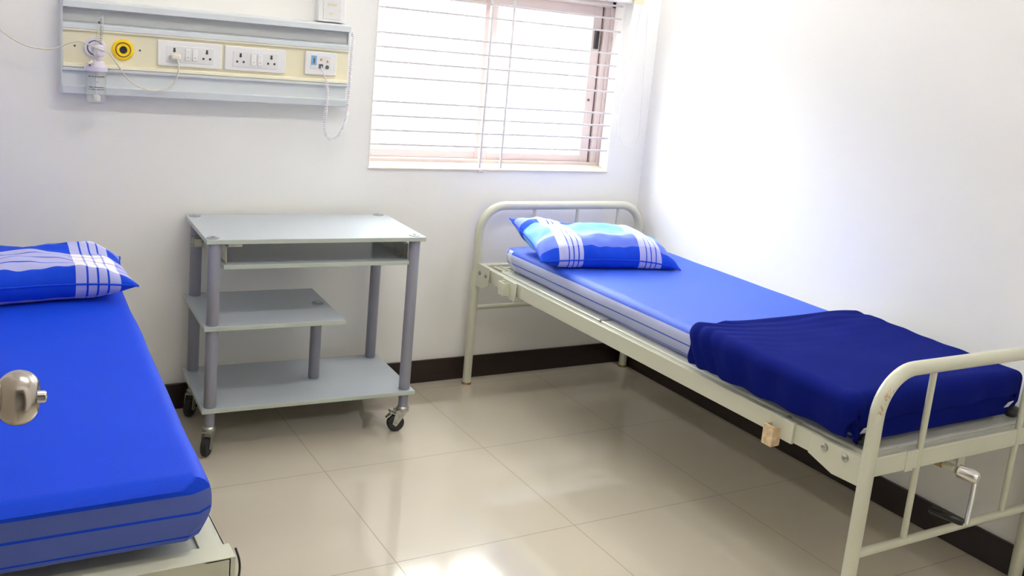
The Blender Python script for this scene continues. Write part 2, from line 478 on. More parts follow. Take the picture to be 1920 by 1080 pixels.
# bracket under the grille, on the sill edge
obj('grille_clip', box(nbm(), (-0.862, -0.008, WB - 0.012), (-0.838, 0.0, WB - 0.002)), M_['grille'], wroot, bevel=0.001)

# ---- roller blind above the window, rolled up
t = thing('roller_blind', 'rolled up white blind with beige brackets and a long cord loop, above the window', 'blind', (-0.78, -0.02, 1.69))
obj('rolled_fabric', tube(nbm(), [(-1.40, -0.045, 1.692), (-0.150, -0.045, 1.692)], 0.019, 20), M_['blind'], t)
obj('bottom_bar', lathe(nbm(), [(0, 0.004), (0.004, 0.009), (1.255, 0.009), (1.262, 0.004)], (-1.412, -0.050, 1.674), (1, 0, 0), 14), M_['white_reveal'], t)
for x in (-1.40, -0.36, -0.20):
    b = nbm(); w = 0.055 if x > -0.3 else 0.02
    box(b, (x - 0.005, -0.07, 1.668), (x - 0.005 + w, 0.0, 1.676)); box(b, (x - 0.005, -0.074, 1.664), (x - 0.005 + w, -0.068, 1.722)); box(b, (x - 0.005, -0.074, 1.718), (x - 0.005 + w, 0, 1.722))
    obj('bracket', b, M_['bracket'], t, bevel=0.001)
cp = spline([(-0.143, -0.045, 1.70), (-0.148, -0.04, 1.55), (-0.17, -0.03, 1.335), (-0.183, -0.03, 1.146), (-0.162, -0.03, 1.07), (-0.108, -0.03, 1.04),
             (-0.064, -0.03, 1.09), (-0.074, -0.03, 1.342), (-0.095, -0.035, 1.60), (-0.125, -0.045, 1.70)], 12)
obj('cord_loop', tube(nbm(), cp, 0.0018, 8), M_['coil'], t)

# ---- tube light on the right wall, and an added fill lamp on the ceiling
t = thing('tube_light', 'fluorescent tube on the right wall, high above the window-side bed', 'light', (0, -0.48, 2.42))
obj('batten', box(nbm(), (-0.070, -0.80, 2.43), (0, -0.16, 2.475)), M_['plate'], t, bevel=0.004)
obj('tube', tube(nbm(), [(-0.095, -0.77, 2.425), (-0.095, -0.19, 2.425)], 0.014, 14), M_['tube'], t)
for y in (-0.79, -0.17):
    obj('tube_holder', box(nbm(), (-0.115, y - 0.012, 2.40), (-0.06, y + 0.012, 2.46)), M_['plate'], t, bevel=0.003)
t = thing('tube_light', 'added tube-shaped fill light on the ceiling over the middle of the room', 'light', (-1.7, -2.0, ZC))
obj('batten', box(nbm(), (-2.35, -2.04, ZC - 0.05), (-1.05, -1.96, ZC)), M_['plate'], t, bevel=0.004)
obj('tube', tube(nbm(), [(-2.31, -2.0, ZC - 0.072), (-1.09, -2.0, ZC - 0.072)], 0.014, 14), M_['fill_tube'], t)
for x in (-2.33, -1.07):
    obj('tube_holder', box(nbm(), (x - 0.012, -2.02, ZC - 0.095), (x + 0.012, -1.98, ZC - 0.045)), M_['plate'], t, bevel=0.003)

# ---- door leaf standing open beside the camera, with its knob
hx, hy = 0.17, 0.985             # along the leaf, away from the hinge
nx, ny = 0.985, -0.17            # out of the leaf, towards the room
edge = Vector((-2.759, -2.408, 0)); L = 0.875
droot = structroot('door_1', (edge.x - hx * L, edge.y - hy * L, 0))
dm = Matrix(((hx, nx, 0, edge.x), (hy, ny, 0, edge.y), (0, 0, 1, 0), (0, 0, 0, 1)))
leaf = obj('door_leaf', box(nbm(), (-L, -0.038, 0.008), (0, 0, 2.04), dm), M_['door'], droot, bevel=0.002)
KC = Vector((-2.709, -2.478, 1.054)); KA = Vector((0.985, -0.17, 0.0)).normalized()
b = nbm(); prof = []
prof = [(-0.050, 0.030), (-0.047, 0.031), (-0.043, 0.028), (-0.040, 0.012), (-0.026, 0.0115), (-0.021, 0.013)]
for i in range(21):
    a = math.radians(-62 + (62 + 64) * i / 20)
    prof.append((0.0205 * math.sin(a), 0.0277 * math.cos(a) ** 0.72))
prof += [(0.0178, 0.0125), (0.0165, 0.0085)]
kn = obj('knob', lathe(b, prof, KC, KA, 40), M_['satin'], droot)
obj('lock_button', lathe(nbm(), [(0.010, 0.0062), (0.0235, 0.0062), (0.0255, 0.0050), (0.0258, 0.002), (0.0240, 0.001)], KC, KA, 20), M_['chrome'], kn)
b = nbm()
box(b, (DX0 - 0.04, YF - 0.13, 0), (DX0 + 0.02, YF + 0.008, DZ + 0.04)); box(b, (DX1 - 0.02, YF - 0.13, 0), (DX1 + 0.04, YF + 0.008, DZ + 0.04)); box(b, (DX0 + 0.02, YF - 0.13, DZ - 0.02), (DX1 - 0.02, YF + 0.008, DZ + 0.04))
struct('trim_1', b, M_['door'], bevel=0.002)
b = nbm()
for z in (0.25, 1.0, 1.8):
    tube(b, [(edge.x - hx * (L + 0.004) - nx * 0.0, edge.y - hy * (L + 0.004), z), (edge.x - hx * (L + 0.004), edge.y - hy * (L + 0.004), z + 0.09)], 0.007, 10)
obj('hinge', b, M_['steel'], droot)

# ------------------------------------------------------------ hospital beds
def u_frame(bm, x0, y0, x1, y1, h, r, R=0.12, z0=0.0):
    """bent tube: up, across, down"""
    pts = [(x0, y0, z0)]
    dx = Vector((x1 - x0, y1 - y0, 0)); w = dx.length; d = dx / w
    P = lambda s, z: (x0 + d.x * s, y0 + d.y * s, z)
    pts += [P(0, z0 + (h - R - z0) * k / 3) for k in (1, 2)]
    for i in range(13):
        a = PI / 2 * i / 12
        pts.append(P(R - R * math.cos(a), h - R + R * math.sin(a)))
    for i in range(13):
        a = PI / 2 * i / 12
        pts.append(P(w - R + R * math.sin(a), h - R + R * math.cos(a)))
    pts += [P(w, z0 + (h - R - z0) * k / 3) for k in (2, 1)] + [P(w, z0)]
    return tube(bm, pts, r, 18)

HL, HR, FL, FR = (-0.868, -0.072), (-0.033, -0.072), (-0.802, -2.050), (-0.033, -2.050)
bed = thing('hospital_bed', 'cream painted tubular hospital bed under the window, along the right wall', 'bed', ((HL[0] + FR[0]) / 2, (HL[1] + FL[1]) / 2, 0))
RT = 0.0185
head = obj('headboard', u_frame(nbm(), *HL, *HR, 0.779, RT, 0.115), M_['cream'], bed)
for x in (-0.606, -0.384, -0.162):
    obj('spindle', tube(nbm(), [(x, HL[1], 0.345), (x, HL[1], 0.775)], 0.0075, 12), M_['cream'], head)
obj('crossbar', tube(nbm(), [(HL[0] + .01, HL[1], 0.340), (HR[0] - .01, HL[1], 0.340)], 0.0105, 12), M_['cream'], head)
foot = obj('footboard', u_frame(nbm(), *FL, *FR, 0.742, RT, 0.115), M_['cream'], bed)
for xt, xb in ((-0.618, -0.595), (-0.205, -0.150)):
    xm = (xt + xb) / 2
    obj('spindle', tube(nbm(), [(xm, FL[1], 0.255), (xm, FL[1], 0.738)], 0.0085, 12), M_['cream'], foot)
obj('crossbar', tube(nbm(), [(FL[0] + .01, FL[1], 0.252), (FR[0] - .01, FR[1], 0.252)], 0.0118, 12), M_['cream'], foot)
# worn patch on the near bend: thin chipped areas hugging the tube
b = nbm()
for k in range(26):
    z = 0.635 + random.random() * 0.075
    off = 0.0 if z < 0.627 + 0.0 else 0.115 - math.sqrt(max(0, 0.115 ** 2 - (z - 0.627) ** 2))
    a = math.radians(-150 + random.uniform(-22, 22) + 30)
    c = Vector((FL[0] + off + math.cos(a) * RT, FL[1] + math.sin(a) * RT, z))
    s = random.uniform(0.001, 0.0028)
    bmesh.ops.create_icosphere(b, subdivisions=1, radius=s, matrix=Matrix.Translation(c) @ Matrix.Diagonal((1, 1, 2.2, 1)))
obj('worn_patch', b, M_['tan'], foot)
for (x, y) in (HL, HR, FL, FR):
    obj('foot_cap', lathe(nbm(), [(0, RT + .003), (0.004, RT + .003), (0.007, RT + 0.001), (0.009, RT + 0.0005)], (x, y, 0.0), (0, 0, 1), 18), M_['rust'] if y > -1 else M_['rubber'], bed)

def rail_x(y):   # outer face of left rail
    t = (y - HL[1]) / (FL[1] - HL[1]); return HL[0] + (FL[0] - HL[0]) * t
def lrail(side):
    b = nbm()
    if side < 0:
        xa, xb = rail_x(HL[1]) + 0.004, rail_x(FL[1]) + 0.004
        s = 1
    else:
        xa = xb = -0.026; s = -1
    dz = 0.023                                       # the rail drops slightly towards the foot
    for (o0, o1, z0, z1) in ((0, 0.005, 0.476, 0.531), (0.005, 0.024, 0.5265, 0.531), (0.005, 0.018, 0.476, 0.480)):
        q = [(xa + s * o0, HL[1] - .02, 0), (xa + s * o1, HL[1] - .02, 0), (xb + s * o1, FL[1] + .02, -dz), (xb + s * o0, FL[1] + .02, -dz)]
        lo = [b.verts.new((p[0], p[1], z0 + p[2])) for p in q]; hi = [b.verts.new((p[0], p[1], z1 + p[2])) for p in q]
        for i in range(4): b.faces.new((lo[i], lo[(i + 1) % 4], hi[(i + 1) % 4], hi[i]))
        b.faces.new(lo[::-1]); b.faces.new(hi)
    bmesh.ops.recalc_face_normals(b, faces=b.faces)
    return obj('side_rail', b, M_['cream'], bed, bevel=0.0015)
rl = lrail(-1); rr = lrail(1)
# gusset plates with bolts
def gusset(y0, y1, x, zt, zb, s, parent):
    b = nbm()
    prism(b, [(y0, zt), (y1, zt), (y1, zb + 0.024), (y1 + (y0 - y1) * 0.5, zb), (y0, zb + 0.004)], 'x', x, x + s * 0.004)
    return obj('gusset_plate', b, M_['cream'], parent, bevel=0.001)
g1 = gusset(FL[1] + 0.015, FL[1] + 0.185, -0.8035, 0.5095, 0.430, -1, rl)
for y in (-1.917, -1.985):
    obj('bolt', lathe(nbm(), [(0, 0.0105), (0.004, 0.0105), (0.007, 0.007), (0.008, 0.002)], (-0.807, y, 0.490), (-1, 0, 0), 14), M_['steel'], rl)
g2 = gusset(HL[1] - 0.012, HL[1] - 0.120, -0.8705, 0.540, 0.440, -1, rl)
for y in (-0.118, -0.170):
    obj('bolt', lathe(nbm(), [(0, 0.009), (0.004, 0.009), (0.006, 0.006), (0.007, 0.002)], (-0.8745, y, 0.503), (-1, 0, 0), 14), M_['steel'], rl)
# sleeve on the rail and its top bolt
b = nbm(); box(b, (-0.815, -1.812, 0.4535), (-0.806, -1.725, 0.5125)); box(b, (-0.815, -1.812, 0.5105), (-0.778, -1.725, 0.5135))
obj('rail_sleeve', b, M_['cream'], rl, bevel=0.0015)
obj('bolt', lathe(nbm(), [(0, 0.007), (0.004, 0.007), (0.007, 0.004)], (-0.795, -1.775, 0.513), (0, 0, 1), 14), M_['steel'], rl)
# tan socket block
b = nbm()
box(b, (-0.842, -1.770, 0.432), (-0.812, -1.766, 0.488)); box(b, (-0.842, -1.736, 0.432), (-0.812, -1.732, 0.488)); box(b, (-0.844, -1.770, 0.430), (-0.839, -1.732, 0.490)); box(b, (-0.842, -1.768, 0.430), (-0.812, -1.734, 0.434))
obj('pole_socket', b, M_['tan'], rl, bevel=0.003)
# pole socket near the head
b = nbm()
box(b, (-0.895, -0.352, 0.468), (-0.890, -0.312, 0.522)); box(b, (-0.895, -0.316, 0.468), (-0.858, -0.311, 0.522)); box(b, (-0.895, -0.353, 0.468), (-0.858, -0.348, 0.522)); box(b, (-0.868, -0.40, 0.455), (-0.861, -0.30, 0.531))
obj('pole_socket', b, M_['cream'], rl, bevel=0.002)
# end rails
obj('end_rail', box(nbm(), (HL[0] + 0.01, HL[1] - 0.018, 0.470), (HR[0] - 0.01, HL[1] + 0.006, 0.530)), M_['cream'], bed, bevel=0.003)
er = obj('end_rail', box(nbm(), (FL[0] + 0.012, FL[1] - 0.004, 0.462), (FR[0] - 0.012, FL[1] + 0.026, 0.514)), M_['cream'], bed, bevel=0.004)
for x in (-0.645, -0.125):
    obj('joint_sleeve', box(nbm(), (x - 0.016, FL[1] - 0.0065, 0.459), (x + 0.016, FL[1] + 0.028, 0.5165)), M_['cream'], er, bevel=0.002)
# deck: two hinged steel sections with rolled rims
def deck(parent, ya, yb, xa0, xa1, xr, za, zb):
    b = nbm()
    vs = [(xa0, ya, za), (xr, ya, za), (xr, yb, zb), (xa1, yb, zb)]
    lo = [b.verts.new((p[0], p[1], p[2] - 0.004)) for p in vs]; hi = [b.verts.new(p) for p in vs]
    for i in range(4): b.faces.new((lo[i], lo[(i + 1) % 4], hi[(i + 1) % 4], hi[i]))
    b.faces.new(lo[::-1]); b.faces.new(hi); bmesh.ops.recalc_face_normals(b, faces=b.faces)
    d = obj('deck_panel', b, M_['deck'], parent)
    obj('deck_rim', tube(nbm(), [(xa0, ya, za - 0.004), (xa1, yb, zb - 0.004)], 0.0065, 12), M_['cream'], d)
    if yb < -1.5: obj('deck_rim', box(nbm(), (xa1, yb - 0.001, zb - 0.034), (xr, yb + 0.003, zb - 0.001)), M_['deck'], d)
    return d
deck(bed, -0.215, -0.885, rail_x(-0.21) + 0.040, rail_x(-0.885) + 0.038, -0.055, 0.5315, 0.5250)
deck(bed, -0.900, -2.020, rail_x(-0.9) + 0.037, rail_x(-2.0) + 0.032, -0.055, 0.5250, 0.5125)
obj('deck_hinge', tube(nbm(), [(rail_x(-0.89) + 0.032, -0.8925, 0.519), (-0.075, -0.8925, 0.519)], 0.008, 12), M_['steel'], bed)
b = nbm()
for dx in (0.0, 0.028): tube(b, [(rail_x(-.17) + 0.052 + dx, -0.130, 0.526), (rail_x(-.3) + 0.052 + dx, -0.215, 0.530)], 0.006, 10)
tube(b, [(-0.80, -0.132, 0.522), (-0.10, -0.132, 0.522)], 0.006, 10)
obj('deck_stop', b, M_['cream'], bed)
for y in (-0.5, -1.2, -1.7):
    obj('cross_member', box(nbm(), (rail_x(y) + 0.010, y - 0.012, 0.480), (-0.048, y + 0.012, 0.502)), M_['cream'], bed, bevel=0.002)
# crank gear under the foot end
cr = obj('crank_mount', box(nbm(), (-0.408, -2.036, 0.404), (-0.376, -2.031, 0.500)), M_['cream'], bed, bevel=0.001)
obj('crank_mount_plate', box(nbm(), (-0.360, -2.020, 0.420), (-0.356, -1.960, 0.500)), M_['cream'], cr, bevel=0.001)
obj('screw_housing', prism(nbm(), [(-0.520, 0.470), (-0.470, 0.470), (-0.415, 0.448), (-0.415, 0.418), (-0.440, 0.418)], 'y', -2.012, -1.86), M_['rust'], cr, bevel=0.002)
CA = Vector((0.28, -0.94, -0.06)).normalized()
obj('drive_shaft', tube(nbm(), [(-0.44, -1.30, 0.437), (-0.430, -2.048, 0.428)], 0.0105, 12), M_['cream'], cr)
obj('crank_socket', lathe(nbm(), [(-0.012, 0.010), (-0.006, 0.0185), (0.036, 0.0185), (0.045, 0.014), (0.049, 0.004)], (-0.426, -2.062, 0.427), CA, 22), M_['chrome'], cr)
hb = nbm(); tube(hb, [(-0.414, -2.098, 0.412), (-0.430, -2.108, 0.362), (-0.450, -2.118, 0.306)], 0.0068, 12)
obj('crank_handle', hb, M_['chrome'], cr)
obj('handle_grip', lathe(nbm(), [(0, 0.008), (0.008, 0.011), (0.085, 0.010), (0.09, 0.006)], (-0.450, -2.110, 0.306), (-0.3, 0.92, 0.02), 14), M_['black'], cr)

# ---- mattresses
def mattress_bm(x0, x1, y0, y1, z0, z1, R=0.034, xf=None, nx_=46, ny_=90, sag=0.004, seed=0, tuck=0.0, drop=0.0):
    """rounded slab, x0 may differ at foot (xf). Rings: profile across section for each y."""
    b = nbm()
    ys = []
    n = ny_
    for i in range(n + 1): ys.append(y0 + (y1 - y0) * i / n)
    prof = []
    # closed profile (u in [-1,1] across, z fraction)
    m = 8
    W2 = 1.0
    rings = []
    Ry = 0.03
    for i, y in enumerate(ys):
        d = min(abs(y - y0), abs(y - y1))
        inset = 0.0
        if d < Ry: inset = Ry - math.sqrt(max(0, Ry ** 2 - (Ry - d) ** 2))
        xl = x0 + ((xf - x0) if xf is not None else 0) * (i / n)
        a0, a1 = xl + inset, x1 - inset
        r = []
        zb_ = z0 - drop * i / n
        h = z1 - zb_
        def bulge(t): return 0.006 * math.sin(PI * t)
        K = 14; tc = 0.66                                # side from bottom to top, last third rounded over
        def side_pt(t):
            bot = R * 0.5 * (1 - math.sin(min(1, t * 2) * PI / 2)) if t < .5 else 0
            if t > tc:
                e = (t - tc) / (1 - tc) * PI / 2
                return bot - bulge(t) + R * (1 - math.cos(e)), zb_ + h * tc + (h - h * tc) * math.sin(e)
            return bot - bulge(t), zb_ + h * t
        for k in range(K + 1):
            dx_, z_ = side_pt(k / K); r.append((a0 + tuck * (1 - k / K) ** 1.4 + dx_, z_))
        for k in range(1, nx_):
            t = k / nx_; r.append((a0 + R + (a1 - a0 - 2 * R) * t, z1 - sag * math.sin(PI * t) * math.sin(PI * i / n)))
        for k in range(K, -1, -1):
            dx_, z_ = side_pt(k / K); r.append((a1 - dx_, z_))
        for k in range(1, 8):
            r.append((a1 - 0.02 + (a0 - a1 + 0.04) * k / 8, zb_))
        q = []
        yy = y
        for (x, z) in r:
            nz = noise.noise(Vector((x * 3 + seed, y * 3, z * 2))) * 0.003 + noise.noise(Vector((x * 9 + seed, y * 7, z * 2))) * 0.0012
            wx = noise.noise(Vector((seed, y * 4, z * 12))) * 0.004
            zz = z + (nz if z > zb_ + 0.02 else 0)
            if d < 0.02: zz = zb_ + (zz - zb_) * (0.86 + 7 * d)
            q.append(b.verts.new((x + wx, yy, zz)))
        rings.append(q)
    for A, B in zip(rings, rings[1:]):
        for k in range(len(A)):
            b.faces.new((A[k], B[k], B[(k + 1) % len(A)], A[(k + 1) % len(A)]))
    b.faces.new(rings[0]); b.faces.new(rings[-1][::-1])
    bmesh.ops.recalc_face_normals(b, faces=b.faces)
    return b
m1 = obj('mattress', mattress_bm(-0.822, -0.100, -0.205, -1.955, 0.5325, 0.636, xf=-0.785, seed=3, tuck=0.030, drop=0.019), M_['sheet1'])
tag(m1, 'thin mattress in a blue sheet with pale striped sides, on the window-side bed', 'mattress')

# ---- pillows
def pillow_bm(L, Wd, H, seed, sagf=0.0, n=56, m=40):
    b = nbm(); uvl = b.loops.layers.uv.new('UVMap')
    def P(u, v, s):
        # u,v in [-1,1]; pinch: edges curve inwards between the pointed corners
        x = u * (L / 2) * (1 - 0.055 * (1 - v * v) ** 1.0 * abs(u) ** 3)
        y = v * (Wd / 2) * (1 - 0.075 * (1 - u * u) ** 1.0 * abs(v) ** 3)
        e = max(0, (1 - u ** 4)) ** 0.55 * max(0, (1 - v ** 4)) ** 0.55
        w = noise.noise(Vector((u * 2.2 + seed, v * 2.2, s * 2))) * 0.017 + noise.noise(Vector((u * 6 + seed, v * 4, s * 3))) * 0.009
        # puckers along the seam
        pk = 0.006 * math.sin(u * 34 + 2 * math.sin(v * 3 + seed)) * (abs(v) ** 6) * (1 - u ** 6)
        z = s * (H / 2) * e + (w + pk) * min(1, e * 2) * (1 if s > 0 else 0.4)
        return Vector((x, y, z))
    top = {}; bot = {}
    for i in range(n + 1):
        for j in range(m + 1):
            u = -1 + 2 * i / n; v = -1 + 2 * j / m
            u = math.sin(u * PI / 2 * 0.9) / math.sin(PI / 2 * 0.9); v = math.sin(v * PI / 2 * 0.9) / math.sin(PI / 2 * 0.9)
            edge = i in (0, n) or j in (0, m)
            top[i, j] = (b.verts.new(P(u, v, 1)), u, v)
            bot[i, j] = top[i, j] if edge else (b.verts.new(P(u, v, -1)), u, v)
    for T, flip in ((top, False), (bot, True)):
        for i in range(n):
            for j in range(m):
                c = [T[i, j], T[i + 1, j], T[i + 1, j + 1], T[i, j + 1]]
                if flip: c = c[::-1]
                try: f = b.faces.new([q[0] for q in c])
                except ValueError: continue
                for lp, q in zip(f.loops, c): lp[uvl].uv = ((q[1] + 1) / 2, (q[2] + 1) / 2)
    return b

def seam(parent, L, Wd, m, xform, skip=()):
    pts = []
    for k in range(160):
        t = k / 160 * 4; s = int(t); f = (t - s) * 2 - 1
        u, v = ((f, -1), (1, f), (-f, 1), (-1, -f))[s]
        pts.append(xform(Vector((u * (L / 2) * (1 - 0.055 * (1 - v * v) * abs(u) ** 3), v * (Wd / 2) * (1 - 0.075 * (1 - u * u) * abs(v) ** 3), 0))))
    return pts

def place_pillow(name, L, Wd, H, seed, c, rz, deform, m, label):
    b = pillow_bm(L, Wd, H, seed)
    for v in b.verts: v.co = deform(v.co, L, Wd)
    R3 = Matrix.Rotation(rz, 3, 'Z')
    for v in b.verts: v.co = R3 @ v.co + Vector(c)
    o = obj(name, b, m); tag(o, label, 'pillow')
    pts = [R3 @ deform(p, L, Wd) + Vector(c) for p in seam(None, L, Wd, m, lambda p: p)]
    s = obj('piping', tube(nbm(), pts, 0.0026, 8, closed=True), m, o)
    for p in s.data.polygons: pass
    return o
def df1(p, L, Wd):
    u, v = p.x / (L / 2), p.y / (Wd / 2)
    z = p.z
    # underside flattened on the mattress, left-back corner lifted, front edge drooping
    lift = 0.0
    lift += 0.060 * max(0, -u) ** 2.2 * max(0, (v + 0.6) / 1.6) ** 1.3
    lift -= 0.030 * max(0, -v) ** 3
    lift -= 0.030 * max(0, u) ** 3
    z2 = z + lift
    if z < 0: z2 = max(z2, -0.0595 + (lift if lift > 0 else 0) * 0.75)
    return Vector((p.x, p.y, max(z2, -0.0595)))
pil1 = place_pillow('pillow', 0.595, 0.37, 0.135, 1.3, (-0.566, -0.470, 0.699), math.radians(-10), df1, M_['pillow1'],
                    'blue and white plaid pillow on the window-side bed, one corner tilted up')
sm = pil1.modifiers.new('s', 'SUBSURF'); sm.levels = 1; sm.render_levels = 1

# ---- folded navy blanket over the foot half of the window bed
def blanket_bm(xl, xr, yh, yf, zt, zb_side, zb_foot, seed, wr=1.0, skew=0.0, th=0.014, corner=0.28, nxx=130, nyy=110, R=0.022):
    """drape: grid over top plus left side plus foot end"""
    b = nbm()
    sideL = zt - zb_side; footL = zt - zb_foot
    LX = sideL + (xr - xl) + 0.09; LY = (yh - yf) + footL
    V = {}
    for i in range(nxx + 1):
        for j in range(nyy + 1):
            s = i / nxx * LX - sideL      # <0: down the left side; > width: down the right
            t = j / nyy * LY              # 0 at head edge .. > length: down the foot end
            w = xr - xl; l = yh - yf
            ox = -s if s < 0 else (s - w if s > w else 0)
            oy = t - l if t > l else 0
            sx = min(max(s, 0), w); sy = min(t, l)
            d = math.hypot(ox, oy)
            px, py, pz = xl + sx, yh - sy, zt
            if d > 0:
                dirx = (-1 if s < 0 else 1) * ox / d; diry = oy / d
                q = R * PI / 2
                if d < q:
                    a = d / R; out = R * math.sin(a); dn = R * (1 - math.cos(a))
                else: out = R; dn = R + (d - q)
                if s > w: dn = min(dn, 0.085)
                lim = (sideL + (footL - sideL) * (oy / d)) * (1 - corner * abs(2 * ox * oy / (d * d)))
                dn = min(dn, lim)
                px += dirx * out; py -= diry * out; pz -= dn
                if s < 0: px += (0.012 + 0.022 * sy / l) * min(1, dn / sideL) ** 1.6
            # skewed head edge: right side starts a little nearer the foot, front-left corner rounded
            e = max(0.0, 1 - t / 0.5)
            py -= skew * (sx / w) * e
            # rounded corner at head-left
            V[i, j] = [px, py, pz, s, t, d]
    P = {}
    for (i, j), (px, py, pz, s, t, d) in V.items():
        # wrinkle field: folds following the head edge and turning down the side
        dd = t + 0.05 * max(0, 1 - abs(s) / 0.12)
        amp = 0.0080 * wr * math.exp(-dd / 0.085) * (0.18 + 0.82 * math.exp(-max(0, s) / 0.16))
        h = amp * math.sin(dd * 2 * PI / 0.048 + 1.8 * noise.noise(Vector((s * 3, t * 2, seed))))
        h += 0.014 * wr * noise.noise(Vector((s * 2.2 + seed, t * 2.6, 1.0)))
        h += 0.004 * wr * noise.noise(Vector((s * 4 + t * 7, t * 3 - s * 5, seed)))
        # diagonal pull lines from back corner
        h += 0.0022 * wr * math.sin((s * 0.40 + t) * 2 * PI / 0.11 + 2.0 * noise.noise(Vector((s * 2, t * 2, 5)))) * math.exp(-((s - 0.62) / 0.26) ** 2) * math.exp(-t / 0.35)
        # soft vertical folds on the hanging parts
        if d > 0.01:
            k = min(1, d / 0.06)
            h += 0.0045 * wr * k * math.sin(t * 2 * PI / 0.13 + 3 * noise.noise(Vector((t * 2, seed, 0)))) * (1 if s < 0 else 0.2)
            h += 0.004 * wr * k * math.sin(s * 2 * PI / 0.17 + seed) * (1 if t > (yh - yf) else 0.1)
        if 0 < abs(V[i, j][3]) and (s < 0.02) and t > (yh - yf) - 0.02: h *= 0.3
        P[i, j] = (Vector((px, py, pz)), h)
    def nrm(i, j):
        a = P[min(i + 1, nxx), j][0] - P[max(i - 1, 0), j][0]; c = P[i, min(j + 1, nyy)][0] - P[i, max(j - 1, 0)][0]
        n = c.cross(a)
        return n.normalized() if n.length > 1e-9 else Vector((0, 0, 1))
    vs = {}
    for (i, j), (p, h) in P.items():
        n = nrm(i, j)
        vs[i, j] = b.verts.new(p + n * h)
    for i in range(nxx):
        for j in range(nyy):
            b.faces.new((vs[i, j], vs[i, j + 1], vs[i + 1, j + 1], vs[i + 1, j]))
    bmesh.ops.recalc_face_normals(b, faces=b.faces)
    return b
bl = thing('blanket', 'navy blue fleece blanket spread over the foot half of the window-side bed', 'blanket', (-0.46, -1.65, 0.655))
def blanket_part(name, th, *a, **k):
    o = obj(name, blanket_bm(*a, **k), M_['navy'], bl)
    sd = o.modifiers.new('thick', 'SOLIDIFY'); sd.thickness = th; sd.offset = 1.0
    ss = o.modifiers.new('sub', 'SUBSURF'); ss.levels = 1; ss.render_levels = 1
    return o
blanket_part('upper_layer', 0.012, -0.808, -0.135, -1.385, -1.972, 0.654, 0.532, 0.578, 4.2, skew=0.02)
blanket_part('lower_layer', 0.006, -0.792, -0.100, -1.46, -1.966, 0.645, 0.540, 0.520, 1.7, wr=0.15, corner=0.0, skew=0.02, R=0.014)
# black strap corners and tags peeking out at the foot corners
b = nbm()
bmesh.ops.create_icosphere(b, subdivisions=3, radius=1, matrix=Matrix.Translation((-0.735, -1.988, 0.534)) @ Matrix.Rotation(0.3, 4, 'Z') @ Matrix.Diagonal((0.046, 0.026, 0.017, 1)))
for v in b.verts: v.co += Vector((0, 0, 1)) * 0.003 * noise.noise(v.co * 60)
obj('dark_corner_fold', b, M_['black'], m1)
b = nbm()
bmesh.ops.create_icosphere(b, subdivisions=3, radius=1, matrix=Matrix.Translation((-0.115, -1.988, 0.534)) @ Matrix.Diagonal((0.030, 0.022, 0.017, 1)))
obj('dark_corner_fold', b, M_['black'], m1)
for x, s in ((-0.762, 1), (-0.150, 1)):
    mt = Matrix.Translation((x, -1.990, 0.558)) @ Matrix.Rotation(math.radians(35), 4, 'X') @ Matrix.Rotation(math.radians(-15), 4, 'Y')
    obj('care_tag', box(nbm(), (-0.010, -0.002, -0.026), (0.010, 0.0, 0.020), mt), M_['white_tag'], m1)

# ------------------------------------------------------------ near-left bed
bed2 = thing('hospital_bed', 'cream framed hospital bed at the left, without end boards, cut off by the frame', 'bed', (-2.78, -1.0, 0))
X0, X1, YA, YB = -3.20, -2.344, -0.075, -1.925
for x, s in ((X1, -1), (X0, 1)):
    b = nbm(); box(b, (x, YA, 0.450), (x + s * 0.004, YB, 0.499)); box(b, (x, YA, 0.495), (x + s * 0.045, YB, 0.499))
    obj('side_rail', b, M_['cream'], bed2, bevel=0.001)
obj('end_rail', box(nbm(), (X0 + 0.004, YA - 0.003, 0.465), (X1 - 0.004, YA - 0.03, 0.505)), M_['cream'], bed2, bevel=0.002)
b = prism(nbm(), [(YB, 0.455), (YB + 0.004, 0.455), (YB + 0.004, 0.496), (YB + 0.050, 0.496), (YB + 0.050, 0.500), (YB, 0.500)], 'x', X0, X1 + 0.008)
e2 = obj('end_rail', b, M_['cream'], bed2, bevel=0.001)
obj('deck_sheet', box(nbm(), (X0 + 0.006, YA - 0.03, 0.488), (X1 - 0.006, YB + 0.006, 0.4945)), M_['deck'], bed2)
obj('deck_panel', box(nbm(), (X0 + 0.05, YA - 0.06, 0.508), (X1 - 0.07, YB + 0.14, 0.5290)), M_['deck'], bed2, bevel=0.004)
for x in (X0 + 0.06, X1 - 0.06):
    for y in (YA - 0.10, YB + 0.16):
        lg = obj('leg', tube(nbm(), [(x, y, 0.012), (x, y, 0.489)], 0.0185, 16), M_['cream'], bed2)
        obj('foot_cap', lathe(nbm(), [(0, 0.022), (0.02, 0.022), (0.028, 0.0195)], (x, y, 0), (0, 0, 1), 18), M_['rubber'], lg)
for y in (YA - 0.10, YB + 0.16):
    obj('crossbar', tube(nbm(), [(X0 + 0.06, y, 0.24), (X1 - 0.06, y, 0.24)], 0.011, 12), M_['cream'], bed2)
pts = spline([(X1 + 0.012, YB + 0.02, 0.505), (X1 + 0.016, YB + 0.004, 0.485), (X1 + 0.014, YB + 0.0, 0.455), (X1 + 0.004, YB + 0.01, 0.40), (X1 - 0.03, YB + 0.05, 0.33), (X1 - 0.05, YB + 0.16, 0.30)], 8)
obj('black_cable', tube(nbm(), pts, 0.0022, 8), M_['black'], bed2)
m2 = obj('mattress', mattress_bm(-3.165, -2.322, -0.16, -1.895, 0.530, 0.642, xf=-3.165, seed=9, R=0.034, sag=-0.004), M_['sheet2'])
tag(m2, 'thin mattress in a deep blue sheet on the near left bed', 'mattress')
